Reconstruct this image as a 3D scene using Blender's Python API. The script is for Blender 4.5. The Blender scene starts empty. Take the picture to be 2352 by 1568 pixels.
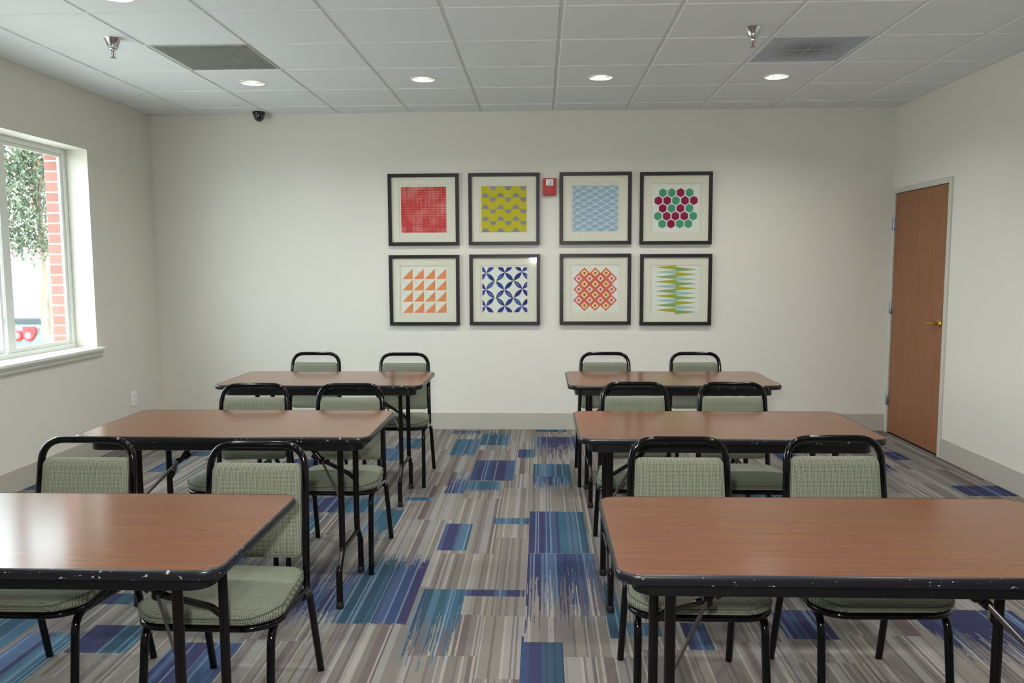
import bpy, bmesh, math, random
from mathutils import Vector, Matrix
PI = math.pi
COL = bpy.context.scene.collection
random.seed(7)

# ------------------------------------------------------------------ materials
def lin(c):
    return tuple(((v/255)/12.92 if v/255 <= .04045 else ((v/255+.055)/1.055)**2.4) for v in c)
def mat(name, rgb, rough=.6, metal=0, spec=.5, **kw):
    m = bpy.data.materials.new(name); m.use_nodes = True
    b = m.node_tree.nodes['Principled BSDF']
    b.inputs['Base Color'].default_value = (*lin(rgb), 1)
    b.inputs['Roughness'].default_value = rough
    b.inputs['Metallic'].default_value = metal
    b.inputs['Specular IOR Level'].default_value = spec
    for k, v in kw.items():
        b.inputs[k.replace('_', ' ')].default_value = v
    return m
class NT:
    def __init__(s, m): s.m = m; s.t = m.node_tree; s.b = s.t.nodes.get('Principled BSDF')
    def n(s, typ, **kw):
        x = s.t.nodes.new(typ)
        for k, v in kw.items(): setattr(x, k, v)
        return x
    def l(s, a, b): s.t.links.new(a, b)
    def math(s, op, a, b=None, c=None):
        x = s.n('ShaderNodeMath', operation=op)
        for i, v in enumerate((a, b, c)):
            if v is None: continue
            if isinstance(v, (int, float)): x.inputs[i].default_value = v
            else: s.l(v, x.inputs[i])
        return x.outputs[0]
    def mix(s, f, a, b, blend='MIX'):
        x = s.n('ShaderNodeMix', data_type='RGBA', blend_type=blend)
        for i, v in ((0, f), (6, a), (7, b)):
            if isinstance(v, (int, float)): x.inputs[i].default_value = v
            elif isinstance(v, tuple): x.inputs[i].default_value = (*lin(v), 1)
            else: s.l(v, x.inputs[i])
        return x.outputs[2]
    def ramp(s, fac, stops, interp='LINEAR'):
        x = s.n('ShaderNodeValToRGB'); r = x.color_ramp; r.interpolation = interp
        while len(r.elements) < len(stops): r.elements.new(.5)
        for e, (p, c) in zip(r.elements, stops): e.position = p; e.color = (*lin(c), 1)
        s.l(fac, x.inputs[0]); return x.outputs[0]
    def noise(s, scale, detail=2, vec=None, dim='3D'):
        x = s.n('ShaderNodeTexNoise', noise_dimensions=dim)
        x.inputs['Scale'].default_value = scale; x.inputs['Detail'].default_value = detail
        if vec is not None: s.l(vec, x.inputs['Vector'])
        return x.outputs[0]
    def obj(s): return s.n('ShaderNodeTexCoord').outputs['Object']
    def mapping(s, v, scale):
        x = s.n('ShaderNodeMapping'); x.inputs['Scale'].default_value = scale; s.l(v, x.inputs[0]); return x.outputs[0]
    def bump(s, h, strength=.3, dist=.002):
        x = s.n('ShaderNodeBump'); x.inputs['Strength'].default_value = strength; x.inputs['Distance'].default_value = dist
        s.l(h, x.inputs['Height']); s.l(x.outputs[0], s.b.inputs['Normal'])

def paint_mat(name, rgb, rough=.62):
    m = mat(name, rgb, rough, spec=.3); t = NT(m); o = t.obj()
    n = t.noise(2.2, 3, o)
    t.l(t.mix(n, tuple(int(v*.985) for v in rgb), tuple(min(255, int(v*1.012)) for v in rgb)), t.b.inputs['Base Color'])
    t.bump(t.noise(260, 2, o), .12, .001); return m
M = {}
M['wall'] = paint_mat('cream_wall_paint', (221, 218, 208))
M['wall_b'] = M['wall']
M['base'] = mat('taupe_vinyl_base', (180, 176, 165), .45, spec=.35)
M['trim'] = mat('white_painted_trim', (226, 226, 216), .4)
M['frame_paint'] = mat('grey_door_frame_enamel', (196, 195, 184), .38)
M['vinyl'] = mat('white_vinyl_window', (232, 236, 230), .35)
M['slab'] = mat('concrete_slab', (120, 120, 118), .9)
M['black'] = mat('gloss_black_enamel', (5, 5, 7), .1, spec=.36)
M['tblack'] = mat('black_table_leg_enamel', (13, 8, 8), .16, spec=.36)
M['apron'] = mat('satin_black_apron', (12, 11, 13), .35, spec=.4)
M['rubber'] = mat('black_rubber', (16, 16, 17), .55)
M['chrome'] = mat('polished_chrome', (215, 217, 222), .12, 1)
M['steel'] = mat('brushed_steel', (170, 170, 178), .35, 1)
M['darksteel'] = mat('worn_dark_steel', (92, 88, 86), .35, .7)
M['brass'] = mat('polished_brass', (206, 168, 82), .2, 1)
M['grid'] = mat('ceiling_grid_metal', (214, 216, 218), .5)
M['tile'] = mat('ceiling_tile_fibre', (229, 232, 234), .9, spec=.15)
t = NT(M['tile']); o = t.obj(); t.bump(t.noise(140, 3, o), .35, .002)
M['louver'] = mat('grille_louver_grey', (176, 178, 176), .5)
M['dark'] = mat('dark_void', (22, 22, 24), .8)
M['dust'] = mat('dusty_filter', (70, 72, 70), .9)
t = NT(M['dust']); t.l(t.mix(t.ramp(t.noise(4.2, 2, t.obj()), [(.45, (0, 0, 0)), (.62, (255, 255, 255))]), (52, 54, 54), (118, 90, 42)), t.b.inputs['Base Color'])
M['diffuser'] = mat('perforated_grey_panel', (140, 144, 150), .55)
t = NT(M['diffuser']); o = t.obj()
vor = t.n('ShaderNodeTexVoronoi'); vor.inputs['Scale'].default_value = 110; t.l(o, vor.inputs[0])
holes = t.ramp(vor.outputs[0], [(.22, (98, 102, 110)), (.36, (180, 186, 198))])
ln = t.n('ShaderNodeVectorMath', operation='LENGTH'); mp = t.mapping(o, (1, 1, 0)); t.l(mp, ln.inputs[0])
dirt = t.math('MULTIPLY', t.ramp(t.math('ADD', ln.outputs['Value'], t.math('MULTIPLY', t.noise(14, 3, t.mapping(o, (1, 2.6, 1))), .22)), [(.16, (255, 255, 255)), (.36, (0, 0, 0))]), .75)
t.l(t.mix(dirt, holes, (96, 97, 98)), t.b.inputs['Base Color'])
M['red'] = mat('red_alarm_plastic', (176, 26, 28), .3)
M['white_plastic'] = mat('white_plastic', (232, 232, 228), .35)
M['clear'] = mat('strobe_lens', (205, 222, 232), .08, 0, .8)
M['camdark'] = mat('smoked_dome', (12, 12, 13), .12, spec=.6)
M['art_black'] = mat('black_picture_frame', (22, 20, 22), .35)
M['mat_board'] = mat('cream_mat_board', (232, 227, 213), .8, spec=.2)
M['paper'] = mat('white_print_paper', (236, 236, 228), .8, spec=.2)

def wood_mat(name, a, b, c, axis, rough, spec):
    m = mat(name, a, rough, spec=spec); t = NT(m); o = t.obj()
    sc = {'x': (1.6, 38, 38), 'z': (34, 34, 1.3)}[axis]
    sc2 = {'x': (5, 190, 190), 'z': (170, 170, 4)}[axis]
    n1 = t.noise(1.6, 5, t.mapping(o, sc)); n2 = t.noise(1.5, 3, t.mapping(o, sc2))
    col = t.ramp(n1, [(.3, a), (.5, b), (.7, c)])
    col = t.mix(t.math('MULTIPLY', t.ramp(n2, [(.45, (0, 0, 0)), (.75, (255, 255, 255))]), .2 if axis == 'x' else .3), col, tuple(int(v*.78) for v in a))
    t.l(col, t.b.inputs['Base Color']); return m
M['lam'] = wood_mat('walnut_laminate', (98, 63, 44), (104, 68, 47), (111, 74, 51), 'x', .16, .38)
M['doorwood'] = wood_mat('oak_door_veneer', (134, 88, 60), (144, 96, 66), (153, 103, 70), 'z', .45, .35)

def fabric(name, light, mid, dark, pitch):
    m = mat(name, mid, .92, spec=.1); t = NT(m); o = t.obj()
    sp = t.n('ShaderNodeSeparateXYZ'); t.l(o, sp.inputs[0])
    k = 2*PI/pitch
    wx = t.math('SINE', t.math('MULTIPLY', sp.outputs[0], k))
    yz = t.math('ADD', sp.outputs[1], sp.outputs[2])
    wz = t.math('SINE', t.math('MULTIPLY', yz, k))
    w = t.math('MAXIMUM', wx, wz)
    f = t.math('ADD', t.math('MULTIPLY', w, .42), .5)
    n = t.noise(420, 2, o)
    f = t.math('ADD', f, t.math('MULTIPLY', t.math('SUBTRACT', n, .5), .9))
    t.l(t.ramp(f, [(.12, dark), (.45, mid), (.85, light)]), t.b.inputs['Base Color'])
    t.bump(w, .35, .0012); return m
M['fabric'] = fabric('sage_tweed', (136, 140, 122), (85, 91, 79), (20, 25, 21), .0050)
M['piping'] = mat('dark_sage_piping', (74, 84, 70), .9)

def emis(name, rgb, s):
    m = mat(name, rgb); NT(m).b.inputs['Emission Color'].default_value = (*lin(rgb), 1)
    NT(m).b.inputs['Emission Strength'].default_value = s; return m
M['lamp'] = emis('lamp_lens', (255, 250, 240), 1.6)
M['reflector'] = mat('mirror_reflector', (225, 225, 222), .22, 1)

def glass_mat(name, rough=.0, tint=(250, 255, 253)):
    m = bpy.data.materials.new(name); m.use_nodes = True; t = m.node_tree; t.nodes.clear()
    out = t.nodes.new('ShaderNodeOutputMaterial'); mx = t.nodes.new('ShaderNodeMixShader')
    tr = t.nodes.new('ShaderNodeBsdfTransparent'); gl = t.nodes.new('ShaderNodeBsdfGlossy'); fr = t.nodes.new('ShaderNodeFresnel')
    tr.inputs[0].default_value = (*lin(tint), 1); gl.inputs['Roughness'].default_value = rough
    ge = t.nodes.new('ShaderNodeNewGeometry'); ma = t.nodes.new('ShaderNodeMath'); ma.operation = 'MULTIPLY_ADD'      # same reflectance on both faces of the pane
    ma.inputs[1].default_value = 1/1.45-1.45; ma.inputs[2].default_value = 1.45
    t.links.new(ge.outputs['Backfacing'], ma.inputs[0]); t.links.new(ma.outputs[0], fr.inputs[0])
    t.links.new(fr.outputs[0], mx.inputs[0]); t.links.new(tr.outputs[0], mx.inputs[1]); t.links.new(gl.outputs[0], mx.inputs[2])
    t.links.new(mx.outputs[0], out.inputs[0]); return m
M['glass'] = glass_mat('window_glass')
M['picglass'] = glass_mat('picture_glass', .03, (252, 253, 252))

# ------------------------------------------------------------------ mesh helpers
def new(): return bmesh.new()
def link(name, bm, m, parent=None, smooth=False, loc=None, bevel=0):
    bmesh.ops.recalc_face_normals(bm, faces=bm.faces)
    me = bpy.data.meshes.new(name); bm.to_mesh(me); bm.free()
    for x in (m if isinstance(m, (list, tuple)) else [m]): me.materials.append(x)
    if smooth:
        for p in me.polygons: p.use_smooth = True
        try: me.set_sharp_from_angle(angle=math.radians(40))
        except Exception: pass
    o = bpy.data.objects.new(name, me); COL.objects.link(o)
    if parent is not None: o.parent = parent
    if loc is not None: o.location = loc
    if bevel:
        b = o.modifiers.new('bevel', 'BEVEL'); b.width = bevel; b.segments = 2; b.limit_method = 'ANGLE'
    return o
def empty(name, loc=(0, 0, 0), rz=0):
    o = bpy.data.objects.new(name, None); COL.objects.link(o); o.location = loc; o.rotation_euler = (0, 0, rz)
    o.empty_display_size = .1; return o
def tag(o, label, cat, group=None, kind=None):
    o['label'] = label; o['category'] = cat
    if group: o['group'] = group
    if kind: o['kind'] = kind
    return o
def struct(o, label=None):
    o['kind'] = 'structure'
    if label: o['label'] = label
    return o
def box(bm, a, b, mi=0):
    vs = [bm.verts.new((x, y, z)) for x in (a[0], b[0]) for y in (a[1], b[1]) for z in (a[2], b[2])]
    for f in ((0, 1, 3, 2), (4, 6, 7, 5), (0, 4, 5, 1), (2, 3, 7, 6), (0, 2, 6, 4), (1, 5, 7, 3)):
        q = bm.faces.new([vs[i] for i in f]); q.material_index = mi
    return vs
def fillet(pts, rad, seg=7):
    P = [Vector(p) for p in pts]; out = [P[0]]
    for i in range(1, len(P)-1):
        r = rad[i] if isinstance(rad, (list, tuple)) else rad
        a, b, c = P[i-1], P[i], P[i+1]; u = (a-b); v = (c-b); la, lc = u.length, v.length; u.normalize(); v.normalize()
        ang = u.angle(v)
        if r <= 0 or ang > PI-.02: out.append(b); continue
        d = min(r/math.tan(ang/2), la*.49, lc*.49); p0 = b+u*d; p1 = b+v*d
        for k in range(seg+1):
            s = k/seg; out.append((p0.lerp(b, s)).lerp(b.lerp(p1, s), s))
    out.append(P[-1]); return out
def tube(bm, pts, r, rad=0, n=12, closed=False, flat=1.0, mi=0):
    P = fillet(pts, rad) if not closed else [Vector(p) for p in pts]
    m = len(P); T = []
    for i in range(m):
        if closed: d = P[(i+1) % m]-P[i-1]
        else: d = (P[min(i+1, m-1)]-P[max(i-1, 0)])
        T.append(d.normalized())
    up = Vector((0, 0, 1)) if abs(T[0].z) < .9 else Vector((0, 1, 0))
    N = (up - T[0]*up.dot(T[0])).normalized(); rings = []
    for i in range(m):
        if i: N = (N - T[i]*N.dot(T[i])).normalized()
        B = T[i].cross(N); ri = r[i] if isinstance(r, list) else r
        rings.append([bm.verts.new(P[i] + N*math.cos(2*PI*k/n)*ri + B*math.sin(2*PI*k/n)*ri*flat) for k in range(n)])
    for i in range(m if closed else m-1):
        a, b = rings[i], rings[(i+1) % m]
        for k in range(n):
            f = bm.faces.new((a[k], a[(k+1) % n], b[(k+1) % n], b[k])); f.material_index = mi
    if not closed:
        bm.faces.new(rings[0]).material_index = mi; bm.faces.new(rings[-1][::-1]).material_index = mi
def lathe(bm, prof, c=(0, 0, 0), n=24, mi=0, axis='z'):
    rings = []
    for r, z in prof:
        ring = []
        for k in range(n):
            a = 2*PI*k/n; x, y = max(r, 1e-5)*math.cos(a), max(r, 1e-5)*math.sin(a)
            v = (x, y, z) if axis == 'z' else ((z, x, y) if axis == 'x' else (x, z, y))
            ring.append(bm.verts.new((c[0]+v[0], c[1]+v[1], c[2]+v[2])))
        rings.append(ring)
    for a, b in zip(rings, rings[1:]):
        for k in range(n): bm.faces.new((a[k], a[(k+1) % n], b[(k+1) % n], b[k])).material_index = mi
    bm.faces.new(rings[0]).material_index = mi; bm.faces.new(rings[-1]).material_index = mi
def rrect(w, d, r, seg=8):
    out = []; r = max(r, .001)
    for cx, cy, a0 in ((w/2-r, d/2-r, 0), (-w/2+r, d/2-r, 90), (-w/2+r, -d/2+r, 180), (w/2-r, -d/2+r, 270)):
        for k in range(seg+1):
            a = math.radians(a0+90*k/seg); out.append((cx+r*math.cos(a), cy+r*math.sin(a)))
    return out
def rings_mesh(bm, rings, cap0=True, cap1=True, mi=0):
    V = [[bm.verts.new(p) for p in r] for r in rings]; n = len(V[0])
    for a, b in zip(V, V[1:]):
        for k in range(n): bm.faces.new((a[k], a[(k+1) % n], b[(k+1) % n], b[k])).material_index = mi
    if cap0: bm.faces.new(V[0]).material_index = mi
    if cap1: bm.faces.new(V[-1]).material_index = mi
    return V

# ------------------------------------------------------------------ room dimensions
XL, XR, H, YN = -3.377, 2.975, 2.746, -8.7
WY0, WY1, WZ0, WZ1 = -3.90, -1.0, .833, 2.312       # window opening
DY0, DY1, DZ = -.985, -.022, 2.068                  # door frame outer
# --- floor
RECTS = [(-0.76,-0.516,-0.292,-0.013,1,0.25,0.1),(-0.495,-0.258,-0.618,-0.038,2,0,0.25),(-0.705,-0.502,-1.072,-0.403,2,0.2,0),(-0.042,0.222,-0.102,-0.002,2,0,0),(-0.042,0.281,-1.111,-0.305,1,0.75,0),(-0.174,-0.05,-1.037,-0.761,3,0,0),(-0.482,-0.186,-1.678,-1.119,1,0,0),(-0.616,-0.491,-1.982,-1.293,1,0.0,0.65),(-0.054,0.208,-2.0,-1.571,3,0.42,0),(-0.6,-0.27,-1.96,-1.689,2,0.1,0),(-0.054,0.208,-1.571,-1.223,2,0,0),(-0.267,-0.066,-2.579,-2.471,2,0,0),(-0.065,0.247,-3.023,-2.343,3,0,0),(-0.066,0.264,-3.972,-3.027,1,0.92,0),(-0.531,-0.381,-2.996,-2.577,3,0,0),(-0.851,-0.546,-3.849,-3.014,4,0.03,0.25),(-0.531,-0.334,-4.281,-3.481,2,0.65,0),(-0.332,-0.073,-3.553,-3.482,1,0,0),(-0.076,0.083,-4.512,-3.925,3,0,0),(0.269,0.33,-3.934,-3.176,2,0,0.5),(-0.844,-0.663,-2.139,-2.067,2,0,0),(-1.236,-1.069,-1.196,-0.75,3,0.1,0),(-1.161,-0.962,-0.749,-0.379,2,0,0),(-1.45,-0.995,-2.389,-2.033,3,0,0.1),(-0.984,-0.808,-2.973,-2.271,2,0.5,0.1),(-1.156,-0.852,-3.905,-3.05,1,0.3,0.6),(-1.917,-1.767,-3.677,-3.565,3,0,0),(-1.796,-1.558,-4.104,-3.872,3,0,0),(-2.024,-1.81,-4.554,-3.897,3,0.2,0.1),(-1.405,-1.145,-4.444,-4.011,1,0.0,0.0),(-2.3,-2.03,-4.6,-4.1,2,.1,.2),(-1.75,-1.45,-4.9,-4.4,4,.2,0),(-2.765,-2.554,-1.034,-0.873,3,0,0),(-2.79,-2.635,-1.496,-1.113,3,0,0),(-3.377,-3.2,-1.962,-1.745,1,0,0),(-1.399,-1.256,-2.988,-2.41,2,0.3,0.1),(2.611,2.732,-1.053,-0.786,1,0,0),(2.662,2.97,-1.97,-1.734,1,0.0,0.0),(0.954,1.153,-3.92,-3.659,1,0,0),(1.525,1.955,-4.172,-3.639,1,0.4,0),(0.342,0.473,-3.913,-3.794,2,0,0),(0.559,0.653,-4.018,-3.789,1,0,0),(1.773,1.938,-1.268,-0.788,1,0,0),
 (-2.1,-1.8,-2.6,-1.9,3,.3,.1),(-2.5,-2.2,-3.4,-2.8,2,0,.3),(-1.75,-1.45,-3.3,-2.7,1,.2,0),(-2.4,-2.1,-.8,-.3,2,.2,0),(-1.9,-1.6,-1.6,-1.1,1,.3,0),(-2.35,-2.05,-4.3,-3.6,2,.2,.2),(1.3,1.6,-2.2,-1.7,2,0,.2),(2.2,2.5,-1.5,-1.0,1,.3,0),(2.3,2.6,-2.9,-2.3,2,0,.3),(.6,.9,-2.6,-2.1,3,.2,0),(1.9,2.2,-.7,-.2,2,.1,0),(2.0,2.3,-4.9,-4.2,3,0,.3),(-2.9,-2.6,-2.4,-1.9,1,0,.2),(.5,.8,-1.1,-.6,1,.1,.1)]
def build_floor():
    rects = list(RECTS)
    rnd = random.Random(11)
    for i in range(70):                                        # the part of the room the photo does not show
        x = rnd.uniform(XL, XR-.3); y = rnd.uniform(YN, -4.8); l = rnd.uniform(.2, .8)
        if y+l < -4.65: rects.append((x, x+.27, y, y+l, rnd.choice((1, 2, 3)), rnd.choice((0, .3)), rnd.choice((0, .3))))
    # neutral planks: staggered columns
    planks = []; x = XL; ci = 0
    cols = []
    while x < XR:
        w = rnd.choice((.26, .27, .3)); cols.append((x, min(x+w, XR))); x += w
    for a, b in cols:
        y = YN - rnd.random()*.6
        while y < 0:
            l = rnd.choice((.35, .5, .7, .95)); planks.append((a, b, max(y, YN), min(y+l, 0), rnd.random()*50)); y += l
    bm = new(); T = XR-XL
    L = {k: bm.faces.layers.float.new(k) for k in ('kind', 'ylo', 'yhi', 'flo', 'fhi', 'seed', 'bseed', 'xlo', 'xhi')}
    def cut(pieces, r):
        out = []
        for p in pieces:
            a, b, c, d = max(p[0], r[0]), min(p[1], r[1]), max(p[2], r[2]), min(p[3], r[3])
            if b-a < 1e-5 or d-c < 1e-5: out.append(p); continue
            if p[0] < a: out.append((p[0], a, p[2], p[3]))
            if b < p[1]: out.append((b, p[1], p[2], p[3]))
            if p[2] < c: out.append((a, b, p[2], c))
            if d < p[3]: out.append((a, b, d, p[3]))
        return out
    def face(p, k, r, seed, bseed):
        vs = [bm.verts.new((x, y, 0)) for x, y in ((p[0], p[2]), (p[1], p[2]), (p[1], p[3]), (p[0], p[3]))]
        f = bm.faces.new(vs)
        f[L['kind']] = k; f[L['xlo']] = r[0]; f[L['xhi']] = r[1]; f[L['ylo']] = r[2]; f[L['yhi']] = r[3]
        f[L['flo']] = r[5] if k else 0; f[L['fhi']] = r[6] if k else 0; f[L['seed']] = seed; f[L['bseed']] = bseed
    for pl in planks:
        free = [pl[:4]]
        for i, r in enumerate(rects):
            ov = (max(pl[0], r[0]), min(pl[1], r[1]), max(pl[2], r[2]), min(pl[3], r[3]))
            if ov[1]-ov[0] > 1e-5 and ov[3]-ov[2] > 1e-5:
                vis = [ov]
                for r2 in rects[:i]: vis = cut(vis, r2)
                for v in vis: face(v, r[4], r, i*3.7+1.3, pl[4])
            free = cut(free, r)
        for v in free: face(v, 0, v, 0, pl[4])
    m = mat('striped_carpet', (140, 135, 125), .95, spec=.08); t = NT(m)
    A = lambda k: t.n('ShaderNodeAttribute', attribute_name=k).outputs['Fac']
    geo = t.n('ShaderNodeNewGeometry'); sp = t.n('ShaderNodeSeparateXYZ'); t.l(geo.outputs['Position'], sp.inputs[0])
    X, Y = sp.outputs[0], sp.outputs[1]
    def vor(scale, seed):
        v = t.n('ShaderNodeTexVoronoi', voronoi_dimensions='1D'); v.inputs['Scale'].default_value = scale
        t.l(t.math('ADD', X, seed), v.inputs['W'])
        s = t.n('ShaderNodeSeparateColor'); t.l(v.outputs['Color'], s.inputs[0]); return s.outputs
    g = t.math('MULTIPLY', A('bseed'), 1.0)
    w1 = vor(30, g); w2 = vor(120, t.math('ADD', g, 3.3))
    neutral = t.ramp(w1[0], [(0, (106, 103, 97)), (.22, (116, 112, 105)), (.42, (130, 128, 124)), (.6, (108, 102, 99)), (.74, (121, 117, 109)), (.88, (95, 85, 84)), (.94, (126, 124, 121))], 'CONSTANT')
    neutral = t.mix(t.math('MULTIPLY', t.math('GREATER_THAN', w2[1], .88), .75), neutral, (148, 145, 137))
    neutral = t.mix(t.math('MULTIPLY', t.math('LESS_THAN', w2[2], .13), .6), neutral, (80, 70, 71))
    sd = A('seed'); b1 = vor(20, sd); b2 = vor(130, t.math('ADD', sd, 1.7))
    violet = t.ramp(b1[0], [(0, (46, 48, 82)), (.35, (56, 74, 106)), (.5, (46, 46, 80)), (.78, (66, 86, 116)), (.9, (44, 60, 94))], 'CONSTANT')
    teal = t.ramp(b1[1], [(0, (42, 76, 92)), (.4, (50, 86, 108)), (.6, (40, 68, 84)), (.85, (66, 94, 114))], 'CONSTANT')
    k = A('kind')
    # kind 3: one side violet, the other teal
    side0 = t.math('GREATER_THAN', X, t.math('MULTIPLY', t.math('ADD', A('xlo'), A('xhi')), .5))
    side = t.math('ABSOLUTE', t.math('SUBTRACT', side0, t.math('GREATER_THAN', k, 3.5)))
    k3 = t.math('GREATER_THAN', k, 2.5); k2 = t.math('MULTIPLY', t.math('GREATER_THAN', k, 1.5), t.math('LESS_THAN', k, 2.5))
    usetl = t.math('MAXIMUM', k2, t.math('MULTIPLY', k3, side))
    blue = t.mix(usetl, violet, teal)
    blue = t.mix(t.math('MULTIPLY', t.math('GREATER_THAN', b2[1], .87), .65), blue, (102, 124, 144))
    blue = t.mix(t.math('MULTIPLY', t.math('LESS_THAN', b2[2], .12), .6), blue, (42, 44, 78))
    # ragged ends
    def edge(d, f): return t.math('DIVIDE', d, t.math('MAXIMUM', f, .0005))
    fv = t.math('MINIMUM', edge(t.math('SUBTRACT', Y, A('ylo')), A('flo')), edge(t.math('SUBTRACT', A('yhi'), Y), A('fhi')))
    wn = t.n('ShaderNodeTexWhiteNoise', noise_dimensions='1D'); t.l(t.math('FLOOR', t.math('MULTIPLY', X, 340)), wn.inputs['W'])
    wn2 = t.n('ShaderNodeTexWhiteNoise', noise_dimensions='2D')
    cv = t.n('ShaderNodeCombineXYZ'); t.l(t.math('FLOOR', t.math('MULTIPLY', X, 340)), cv.inputs[0]); t.l(t.math('FLOOR', t.math('MULTIPLY', t.math('ADD', Y, t.math('MULTIPLY', wn.outputs['Value'], .9)), 8)), cv.inputs[1]); t.l(cv.outputs[0], wn2.inputs['Vector'])
    thr = t.math('ADD', t.math('MULTIPLY', wn.outputs['Value'], .6), t.math('MULTIPLY', wn2.outputs['Value'], .4))
    isb = t.math('MULTIPLY', t.math('GREATER_THAN', fv, thr), t.math('GREATER_THAN', k, .5))
    col = t.mix(isb, neutral, blue)
    pile = t.noise(420, 2, geo.outputs['Position'])
    col = t.mix(t.math('MULTIPLY', t.ramp(pile, [(.4, (255, 255, 255)), (.6, (0, 0, 0))]), .22), col, (90, 86, 84))
    t.l(col, t.b.inputs['Base Color']); t.bump(pile, .5, .003)
    return struct(link('floor', bm, m), 'striped carpet in taupe, grey, blue, teal and violet planks')
build_floor()
b = new(); box(b, (XL-.4, YN-.3, -.15), (XR+.4, .3, -.004)); struct(link('trim_4', b, M['slab']), 'concrete slab below the carpet')

# --- walls
b = new(); box(b, (XL-.25, 0, -.004), (XR+.3, .15, H+.3)); struct(link('wall_back', b, M['wall']), 'cream back wall')
b = new(); box(b, (XL-.25, YN-.15, -.004), (XR+.3, YN, H+.3)); struct(link('wall_front', b, M['wall']), 'cream wall at the near end of the room')
b = new(); xo = XL-.215
box(b, (xo, YN, -.004), (XL, 0, WZ0-.02)); box(b, (xo, YN, WZ1), (XL, 0, H+.3))
box(b, (xo, WY1, WZ0-.02), (XL, 0, WZ1)); box(b, (xo, YN, WZ0-.02), (XL, WY0, WZ1))
struct(link('wall_left', b, M['wall']), 'cream left wall with the window')
b = new(); xo = XR+.15
box(b, (XR, YN, -.004), (xo, DY0+.03, H+.3)); box(b, (XR, DY1-.02, -.004), (xo, 0, H+.3)); box(b, (XR, DY0+.03, DZ-.03), (xo, DY1-.02, H+.3))
struct(link('wall_right', b, M['wall']), 'cream right wall with the door')
b = new(); box(b, (XR+.15, DY0-.1, -.004), (XR+.2, .0, 2.3)); struct(link('trim_5', b, M['wall']), 'wall behind the doorway')
b = new(); box(b, (XL-.25, YN-.15, H+.3), (XR+.3, .15, H+.4)); struct(link('trim_6', b, M['slab']), 'deck above the suspended ceiling')

# --- vinyl cove bases
def base(name, a, c, lab):
    b = new(); box(b, a, c); struct(link(name, b, M['base'], bevel=.002), lab)
base('baseboard_back', (XL+.004, -.006, 0), (XR-.004, 0, .15), 'taupe vinyl base along the back wall')
base('baseboard_left', (XL, YN, 0), (XL+.006, -.006, .15), 'taupe vinyl base along the left wall')
base('baseboard_right', (XR-.006, YN, 0), (XR, DY0-.002, .15), 'taupe vinyl base along the right wall')

# --- ceiling
GX0, GY0, TS = -2.942, -.297, .61
holes = {}
LAMPS = [(-2.05, -1.16), (-.823, -1.205), (.42, -1.19), (1.645, -1.15), (-2.05, -2.99), (-.823, -3.03), (.42, -3.03), (1.645, -3.0),
         (-2.05, -4.86), (-.823, -4.86), (.42, -4.86), (1.645, -4.86), (-2.05, -6.69), (-.823, -6.69), (.42, -6.69), (1.645, -6.69)]
def build_ceiling():
    bm = new()
    xs = [XL]+[GX0+i*TS for i in range(10)]+[XR]
    ys = [0]; y = GY0
    while y > YN+.05: ys.append(y); y -= TS
    ys.append(YN)
    g = .009; zb, zt = H, H+.008; e = .005
    for i in range(len(xs)-1):
        for j in range(len(ys)-1):
            x0, x1 = xs[i], xs[i+1]; y1, y0 = ys[j], ys[j+1]
            if (i, j) in ((2, 3), (8, 3)): continue                    # the two air grilles
            a0 = x0+(g if i else 0); a1 = x1-(g if i < len(xs)-2 else 0); c1 = y1-(g if j else 0); c0 = y0+(g if j < len(ys)-2 else 0)
            if a1-a0 < .02 or c1-c0 < .02: continue
            hole = [p for p in LAMPS if a0 < p[0] < a1 and c0 < p[1] < c1]
            o0 = [(a0, c0), (a1, c0), (a1, c1), (a0, c1)]; i0 = [(a0+e, c0+e), (a1-e, c0+e), (a1-e, c1-e), (a0+e, c1-e)]
            if not hole:
                vo = [bm.verts.new((*p, zt)) for p in o0]; vi = [bm.verts.new((*p, zb)) for p in i0]
                for k in range(4): bm.faces.new((vo[k], vo[(k+1) % 4], vi[(k+1) % 4], vi[k]))
                bm.faces.new(vi)
            else:
                cx, cy = hole[0]; r = .078; n = 8; per = []
                for k in range(4):
                    p, q = i0[k], i0[(k+1) % 4]
                    for s in range(n): per.append((p[0]+(q[0]-p[0])*s/n, p[1]+(q[1]-p[1])*s/n))
                vp = [bm.verts.new((*p, zb)) for p in per]
                ci = []
                for p in per:
                    a = math.atan2(p[1]-cy, p[0]-cx); ci.append((cx+r*math.cos(a), cy+r*math.sin(a)))
                vc = [bm.verts.new((*p, zb)) for p in ci]; m = len(per)
                for k in range(m): bm.faces.new((vp[k], vp[(k+1) % m], vc[(k+1) % m], vc[k]))
                oo = []
                for k in range(4):
                    p, q = o0[k], o0[(k+1) % 4]
                    for s in range(n): oo.append((p[0]+(q[0]-p[0])*s/n, p[1]+(q[1]-p[1])*s/n))
                vo = [bm.verts.new((*p, zt)) for p in oo]
                for k in range(m): bm.faces.new((vo[k], vo[(k+1) % m], vp[(k+1) % m], vp[k]))
    for x in xs[1:-1]: box(bm, (x-.012, YN, zt-.003), (x+.012, 0, zt+.004), 1)
    for y in ys[1:-1]: box(bm, (XL, y-.012, zt-.0028), (XR, y+.012, zt+.0042), 1)
    box(bm, (XL, -.014, H-.001), (XR, 0, H+.004), 1)
    box(bm, (XL, YN, H-.001), (XL+.014, 0, H+.0042), 1); box(bm, (XR-.014, YN, H-.001), (XR, 0, H+.0042), 1)
    struct(link('ceiling', bm, [M['tile'], M['grid']]), 'suspended ceiling of square off-white tiles in a grey grid')
build_ceiling()
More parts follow.
